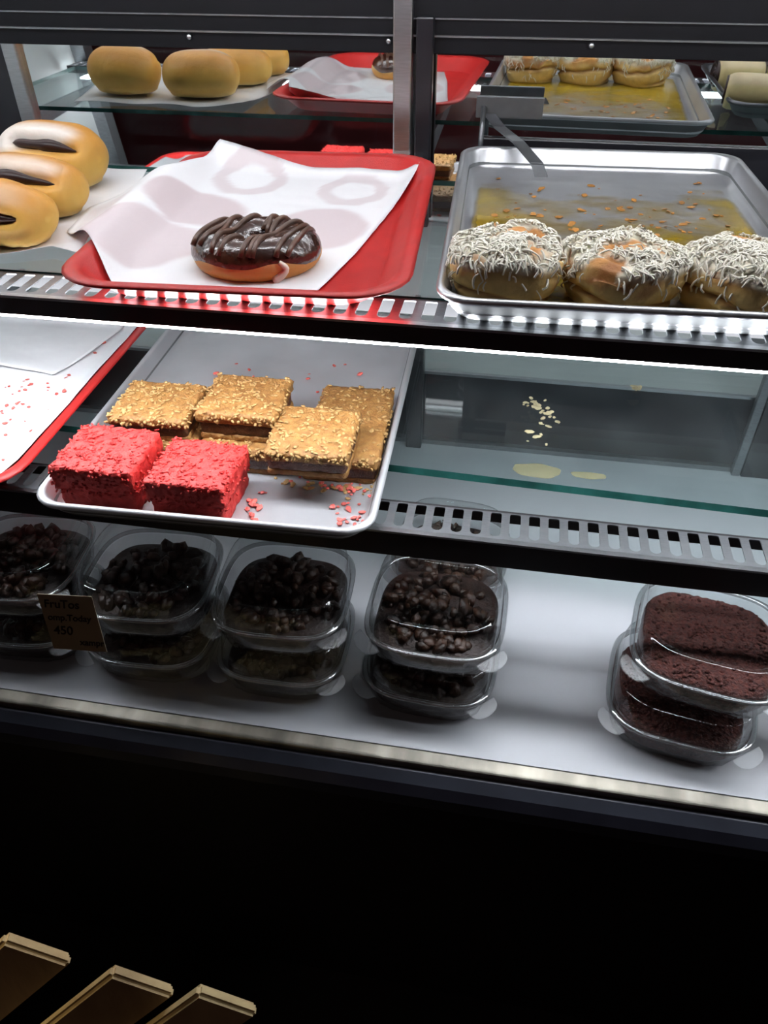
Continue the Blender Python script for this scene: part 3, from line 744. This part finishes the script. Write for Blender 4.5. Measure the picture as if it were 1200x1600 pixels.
# ================================================================== squares and oat bars
def slab_mesh(w, d, h, seed, amp, nx=26, ny=24, nzv=7, edge=.004):
    """lumpy-surfaced cut square"""
    bm = bmesh.new(); V = {}
    def key(i, j, k): return (i, j, k)
    def P(i, j, k):
        x, y, z = (i/nx-.5)*w, (j/ny-.5)*d, k/nzv*h
        ex = max(0, abs(x)-(w/2-edge)); ey = max(0, abs(y)-(d/2-edge)); ez = max(0, z-(h-edge))
        q = math.sqrt(ex*ex+ey*ey+ez*ez)
        if q > edge:
            f = edge/q; x = math.copysign(abs(x)-ex+ex*f, x); y = math.copysign(abs(y)-ey+ey*f, y); z = z-ez+ez*f
        p = Vector((x, y, z)); a = amp*(nz(p, 150, seed)+.8*nz(p, 320, seed+4)+.5*nz(p, 60, seed))
        n = Vector((x/(w/2), y/(d/2), (z/h)*2-1)); m = max(abs(n.x), abs(n.y), n.z)
        n = Vector((n.x if abs(n.x) > m-.12 else 0, n.y if abs(n.y) > m-.12 else 0, n.z if n.z > m-.12 else 0))
        if n.length: p += n.normalized()*a
        if k == 0: p.z = 0
        return p
    vid = {}; verts = []; faces = []
    def g(i, j, k):
        if (i, j, k) not in vid: vid[(i, j, k)] = len(verts); verts.append(P(i, j, k))
        return vid[(i, j, k)]
    for i in range(nx):
        for j in range(ny):
            faces.append((g(i, j, nzv), g(i+1, j, nzv), g(i+1, j+1, nzv), g(i, j+1, nzv))); 
    for k in range(nzv):
        for i in range(nx):
            faces.append((g(i, 0, k), g(i+1, 0, k), g(i+1, 0, k+1), g(i, 0, k+1))); faces.append((g(i+1, ny, k), g(i, ny, k), g(i, ny, k+1), g(i+1, ny, k+1)))
        for j in range(ny):
            faces.append((g(0, j+1, k), g(0, j, k), g(0, j, k+1), g(0, j+1, k+1))); faces.append((g(nx, j, k), g(nx, j+1, k), g(nx, j+1, k+1), g(nx, j, k+1)))
    faces.append(tuple([g(i, 0, 0) for i in range(nx)]+[g(nx, j, 0) for j in range(ny)]+[g(i, ny, 0) for i in range(nx, 0, -1)]+[g(0, j, 0) for j in range(ny, 0, -1)])[::-1])
    return verts, faces
def flakes(w, d, z, n, L, m, name, parent, sides=None, rng=None):
    S = Soup()
    for k in range(n):
        if sides and random.random() < .3:
            s2 = random.choice((-1, 1)); f_ = random.random() < .6
            p = (random.uniform(-w/2, w/2), -d/2-.0005, z-random.uniform(.001, sides)) if f_ else (s2*(w/2+.0005), random.uniform(-d/2, d/2), z-random.uniform(.001, sides))
            S.add(*lump(p, L*random.uniform(.6, 1.2), L*random.uniform(.5, .8), L*.45, randrot(1.4)))
        else:
            S.add(*lump((random.uniform(-w/2, w/2)*.98, random.uniform(-d/2, d/2)*.98, z+L*.08), L*random.uniform(.7, 1.5), L*random.uniform(.45, .8), L*.28, randrot(.45)))
    o = S.obj(name, m, parent, smooth=True); o['kind'] = 'stuff'; return o
def red_square(loc, rz, w, d, h, seed, label):
    e = empty('coconut_square', loc, rz)
    V, F = slab_mesh(w-.006, d-.005, h*.52, seed, .0011); fix_normals(mesh_obj('bottom_layer', V, F, M_coco, e))
    V, F = slab_mesh(w, d, h*.50, seed+7, .0016); o = fix_normals(mesh_obj('top_layer', V, F, M_coco, e)); o.location.z = h*.50
    flakes(w, d, h, 420, .0023, M_coco, 'coconut_shreds', e, sides=h*.6)
    tag(e, label, 'cake square', 'red coconut squares'); return e
fl = ZL+.0018
red_square((-.378, .565, fl), R(1), .084, .078, .050, 2.2, 'bright red coconut square at the left front corner of the sheet')
red_square((-.283, .561, fl), R(-1), .080, .076, .046, 6.6, 'bright red coconut square beside the bare floor of the sheet')
def oat_bar(loc, rz, w, d, h, seed, label, tilt=(0, 0)):
    e = empty('oat_bar', loc, rz); e.rotation_euler = (tilt[0], tilt[1], rz)
    V, F = slab_mesh(w-.003, d-.003, h*.24, seed, .0010, 20, 18, 4); fix_normals(mesh_obj('oat_base', V, F, M_oat, e))
    V, F = slab_mesh(w-.005, d-.005, h*.46, seed+3, .0010, 20, 18, 4); o = fix_normals(mesh_obj('date_filling', V, F, M_date, e)); o.location.z = h*.21
    V, F = slab_mesh(w, d, h*.36, seed+9, .0013, 24, 22, 4); o = fix_normals(mesh_obj('oat_crust', V, F, M_oat, e)); o.location.z = h*.64
    flakes(w, d, h, 230, .0030, M_flake, 'oat_flakes', e, sides=h*.3)
    tag(e, label, 'oat bar', 'oat bars on the baking sheet'); return e
hb = .0285
oat_bar((-.353, .650, fl), R(1), .088, .078, hb, 1.1, 'lower oat bar showing at the back of the red square on the left')
oat_bar((-.358, .652, fl+hb), R(2), .086, .077, hb*.92, 3.3, 'left oat bar on top, right behind the big red square')
oat_bar((-.262, .652, fl), R(-1), .086, .082, hb, 5.2, 'lower oat bar under the middle pair, its dark filling exposed')
oat_bar((-.266, .667, fl+hb), R(1), .085, .082, hb*1.15, 7.4, 'middle oat bar lying on top of another, highest of all')
oat_bar((-.158, .685, fl), R(2), .082, .148, hb*1.0, 9.5, 'long oat bar along the right rim of the sheet, under another')
oat_bar((-.180, .622, fl+hb), R(1), .084, .086, hb*.95, 11.9, 'oat bar on top at the right, with a red crumb on it', tilt=(R(1), R(-1)))
def redsp(i):
    if i < 26: x, y = random.gauss(-.134, .010), random.uniform(.545, .605)
    elif i < 44: x, y = random.uniform(-.215, -.12), random.gauss(.606, .004)
    elif i < 62: x, y = random.gauss(-.229, .004), random.uniform(.535, .585)
    else: x, y = random.uniform(-.40, -.13), random.uniform(.72, .86)
    return (x, y, fl+.0003)
o = crumbs('coconut_crumbs', 84, M_cocol, redsp, .0026, flat=.5)
tag(o, 'red coconut crumbs on the bare metal of the sheet beside the oat bars', 'crumbs')
def oatsp(i):
    if i < 30: return (random.uniform(-.225, -.115), random.gauss(.602, .006), fl+.0003)
    return (random.uniform(-.122, -.112), random.uniform(.58, .70), fl+.0003)
o = crumbs('oat_crumbs', 55, M_flake, oatsp, .0024, flat=.4)
tag(o, 'pale oat crumbs fallen around the foot of the right hand oat bars', 'crumbs')

# ================================================================== clear clamshell boxes on the deck
def sqring(hw, z, n=64, e=3.6, rib=0.0, cx=0.0, cy=0.0):
    P = []
    for i in range(n):
        a = 2*math.pi*i/n; c, s2 = math.cos(a), math.sin(a); r = hw*(abs(c)**e+abs(s2)**e)**(-1/e)
        corner = smooth01(.55, .95, abs(math.sin(2*a)))
        r += rib*(1 if i % 2 else -1)*(.35+.65*corner)
        P.append((cx+r*c, cy+r*s2, z))
    return P
def tub_mesh(hw):
    return loft([sqring(hw*.83, .0008), sqring(hw*.875, .0025, rib=.0006), sqring(hw*.895, .010, rib=.0011), sqring(hw*.92, .028, rib=.0011), sqring(hw*.93, .0335)], True, False)
def rim_mesh(hw, z0, th=.0022, tabs=True):
    V, F = loft([sqring(hw*.925, z0), sqring(hw*.94, z0+th*1.1), sqring(hw*.985, z0+th*.9), sqring(hw, z0), sqring(hw*.985, z0-th*.5), sqring(hw*.94, z0-th*.4)], False, False, True)
    S = Soup(); S.add(V, F)
    return S
def tab_mesh(hw, z0, sx, th=.0014):
    P0 = Vector((sx*hw*.83, -hw*.83, z0-.001)); dirv = Vector((sx, -1, 0)).normalized(); sd = Vector((dirv.y, -dirv.x, 0)); r0 = []
    for k in range(11):
        a = math.pi*k/10; r0.append(P0+sd*(math.cos(a)*.017)+dirv*(math.sin(a)**.7*.0135)+Vector((0, 0, -.003*math.sin(a))))
    r1 = [p+Vector((0, 0, th)) for p in r0]; n = len(r0)
    return r0+r1, [tuple(range(n))[::-1], tuple(range(n, 2*n))]+[(i, (i+1) % n, n+(i+1) % n, n+i) for i in range(n)]
def lid_mesh(hw, z0, hl):
    return loft([sqring(hw*.925, z0), sqring(hw*.915, z0+hl*.35), sqring(hw*.895, z0+hl*.80, rib=.0004), sqring(hw*.87, z0+hl*.95), sqring(hw*.83, z0+hl), sqring(hw*.79, z0+hl*.93), sqring(hw*.75, z0+hl*.92)], False, True)
def cake_fill(e, hw, kind, seed, ztop):
    if kind == 'fruit':
        V, F = loft([sqring(hw*.80, .0022), sqring(hw*.85, .008), sqring(hw*.875, .019), sqring(hw*.83, .024), sqring(hw*.55, .027), sqring(hw*.2, .028)])
        fix_normals(mesh_obj('cake', V, F, M_cake, e))
        S = Soup()
        for k in range(105):
            a, q = random.uniform(0, 6.28), math.sqrt(random.random())
            x, y = hw*.77*q*math.cos(a), hw*.77*q*math.sin(a)
            z = .022+ (ztop-.022)*(1-.6*q**3)*random.uniform(.2, 1.0)
            s2 = random.uniform(.005, .0095); S.add(*lump((x, y, z), s2*random.uniform(.7, 1.5), s2, s2*.75, randrot(1.4), .34))
        o = S.obj('fruit_topping', M_cakelump, e, smooth=True); o['kind'] = 'stuff'
    else:
        rngs = [sqring(hw*.80, .0022, 96), sqring(hw*.85, .010, 96), sqring(hw*.86, .024, 96), sqring(hw*.83, ztop-.004, 96), sqring(hw*.78, ztop-.001, 96), sqring(hw*.6, ztop, 96), sqring(hw*.4, ztop+.001, 96), sqring(hw*.2, ztop, 96)]
        rngs = [[(x*(1+.025*nz((x, y, z), 260, seed)), y*(1+.025*nz((x, y, z), 260, seed)), z+(.0022*nz((x, y, z), 190, seed) if z > .03 else 0)) for x, y, z in r] for r in rngs]
        V, F = loft(rngs); fix_normals(mesh_obj('cake', V, F, M_redcake, e))
        S = Soup()
        for k in range(420):
            a, q = random.uniform(0, 6.28), math.sqrt(random.random()); c, s2 = math.cos(a), math.sin(a)
            r = hw*.80*(abs(c)**3.6+abs(s2)**3.6)**(-1/3.6)*q
            S.add(*lump((r*c, r*s2, ztop-(.004 if q > .95 else 0)), .0024, .002, .0018, randrot(1.5), .35))
        o = S.obj('crumb_topping', M_redcake, e); o['kind'] = 'stuff'
def clamshell(loc, rz, hw, kind, seed, label, hl=.029, ztop=.042):
    e = empty('clamshell_box', loc, rz)
    V, F = tub_mesh(hw); mesh_obj('tub', V, F, M_pet, e)
    rim_mesh(hw, .0358).obj('rim', M_petrim, e)
    for sx in (-1, 1):
        V, F = tab_mesh(hw, .0358, sx); t_ = fix_normals(mesh_obj('tab', V, F, M_pettab, e, False)); t_['label'] = 'textured opening tab'
    V, F = lid_mesh(hw, .0375, hl); mesh_obj('lid', V, F, M_pet, e)
    cake_fill(e, hw, kind, seed, ztop)
    tag(e, label, 'cake box', 'clear clamshell boxes of cake on the deck'); return e
HB = .0672
cols = [((-.508, 0.544), R(4), .0715, 'fruit', 'at the far left edge'),
        ((-.354, 0.541), R(2), .0715, 'fruit', 'second stack from the left, partly behind the price card'),
        ((-.205, 0.543), R(1), .0715, 'fruit', 'third stack from the left, between the price card and the lit boxes'),
        ((-.043, 0.545), R(-3), .0715, 'fruit', 'in the well lit stack near the centre')]
for i, ((x, y), rz, hw, kd, where) in enumerate(cols):
    nm = ['at the far left edge', 'just right of the price card', 'standing alone between two others', 'in the well lit central stack'][i]
    for lvl in (0, 1):
        lab = {0: 'lower', 1: 'upper'}[lvl]
        txt = ['%s clear box of dark fruit cake at the far left edge of the deck',
               '%s clear box of dark fruit cake, stack partly covered by the price card',
               '%s clear box of dark fruit cake in the dim stack left of the central one',
               '%s clear box of dark fruit cake in the well lit central stack'][i] % lab
        clamshell((x+.002*lvl, y+(.0 if lvl == 0 else .004), ZD+.0006+HB*lvl), rz+R(1.5*lvl), hw, kd, i*3+lvl, txt, ztop=.038 if lvl == 0 else .042)
clamshell((-.040, .712, ZD+.0006), R(-4), .0715, 'fruit', 31, 'single clear box of dark fruit cake behind the lit central stack, under the slots')
clamshell((.216, .539, ZD+.0006), R(-9), .074, 'crumb', 41, 'lower clear box of dark red crumb cake in the right hand stack', ztop=.033)
clamshell((.228, .550, ZD+.0006+HB), R(-11), .074, 'crumb', 42, 'upper clear box of dark red crumb cake in the right hand stack', ztop=.034)

# price card taped inside the front glass
def on_glass(x, z): return Vector((x, gy(z)+.004, z+H))
card = empty('price_card')
cz = -.570; ang = math.atan(.2217)
card.location = on_glass(-.398, cz)
card.rotation_euler = (R(90)-ang, R(-6), 0)
card.rotation_mode = 'XYZ'
bx_ = bmesh.new(); bmesh.ops.create_cube(bx_, size=1)
for v in bx_.verts: v.co = Vector((v.co.x*.060, v.co.y*.066, v.co.z*.0006))
me = bpy.data.meshes.new('card_sheet'); bx_.to_mesh(me); bx_.free(); me.materials.append(M_card)
cs = bpy.data.objects.new('card_sheet', me); C.objects.link(cs); cs.parent = card
def writing(txt, x, y, size, parent, ext=.0002, name='handwriting'):
    cu = bpy.data.curves.new(name, 'FONT'); cu.body = txt; cu.size = size; cu.extrude = ext; cu.shear = .2; cu.offset = .0002; cu.materials.append(M_ink)
    t = bpy.data.objects.new('tmp', cu); me = bpy.data.meshes.new_from_object(t); bpy.data.objects.remove(t); me.name = name
    o = bpy.data.objects.new(name, me); C.objects.link(o); o.parent = parent; o.location = (x, y, .0006); return o
writing('FruTos', -.026, .018, .0135, cs); writing('omp.Today', -.026, .003, .0105, cs); writing('450', -.024, -.014, .0145, cs); writing('xampr', .002, -.026, .0105, cs)
tag(card, 'small beige handwritten price card taped inside the front glass at left', 'price card')

# crumbs and a dried spill on the empty lower glass
def gs(i):
    c = [(.038, .797, .010, 10), (.057, .779, .010, 8), (.045, .80, .016, 10), (.164, .86, .004, 4), (.06, .74, .02, 6)]
    k = i % len(c); return (random.gauss(c[k][0], c[k][2]*.6), random.gauss(c[k][1], c[k][2]*.6), ZL)
o = crumbs('pale_crumbs', 48, M_crumbp, gs, .0030, flat=.35)
tag(o, 'pale cheese crumbs dropped on the empty part of the lower glass shelf', 'crumbs')
S = Soup()
for cx, cy, rx, ry in ((.046, .668, .026, .012), (.10, .668, .018, .006)):
    P = []
    for k in range(28):
        a = 2*math.pi*k/28; q = 1+.22*nz((math.cos(a), math.sin(a), cx*40), 1.7); P.append((cx+rx*q*math.cos(a), cy+ry*q*math.sin(a)))
    n = len(P); S.add([(x, y, ZL+.0001) for x, y in P]+[(x, y, ZL+.0005) for x, y in P], [tuple(range(n))[::-1], tuple(range(n, 2*n))]+[(i, (i+1) % n, n+(i+1) % n, n+i) for i in range(n)])
o = S.obj('dried_spill', M_grime, None, smooth=False, kind='stuff')
tag(o, 'yellowish dried spill marks on the empty lower glass shelf', 'spill')

# ================================================================== wooden slats in front of the case
rack = empty('slatted_chair', (0, 0, H))
dd = (rt*-.934+up*-.9+fw*.5).normalized(); ww = rt*.771+up*-.568+fw*.418; ww = (ww-dd*ww.dot(dd)).normalized(); nn = dd.cross(ww).normalized()
def slat(A, w, t, L):
    bm = bmesh.new(); bmesh.ops.create_cube(bm, size=1)
    for v in bm.verts:
        v.co = Vector(A)+ww*(w*(v.co.x+.5))+dd*(L*(v.co.y+.5))+nn*(t*(v.co.z+.5))
    bmesh.ops.recalc_face_normals(bm, faces=bm.faces[:])
    bmesh.ops.bevel(bm, geom=bm.edges[:], offset=.003, segments=3, affect='EDGES')
    me = bpy.data.meshes.new('slat'); bm.to_mesh(me); bm.free(); me.materials.append(M_wood)
    o = bpy.data.objects.new('slat', me); C.objects.link(o); o.parent = rack; return o
for A in ((-0.3376, 0.2004, -0.6330), (-0.2526, 0.1985, -0.6532), (-0.1847, 0.2005, -0.6652)): slat(A, .058, .0105, .42)
def bar(name, a, b, r):
    V, F = tube([a, b], r, 10); return mesh_obj(name, V, F, M_wood, rack)
A0 = Vector((-0.3376, 0.2004, -0.6330))
for k in (.24, .37):
    p = A0+dd*k+nn*.026; bar('cross_rail', p-Vector((.02, 0, .0)), p+Vector((.27, .02, -.035)), .011)
for q in (Vector((-.02, 0, 0)), Vector((.25, .018, -.03))):
    p = A0+dd*.37+nn*.026+q; bar('leg', p, (p.x-.02, p.y, -H), .013)
tag(rack, 'pale wooden slatted chair back leaning in the dark below the case', 'chair')
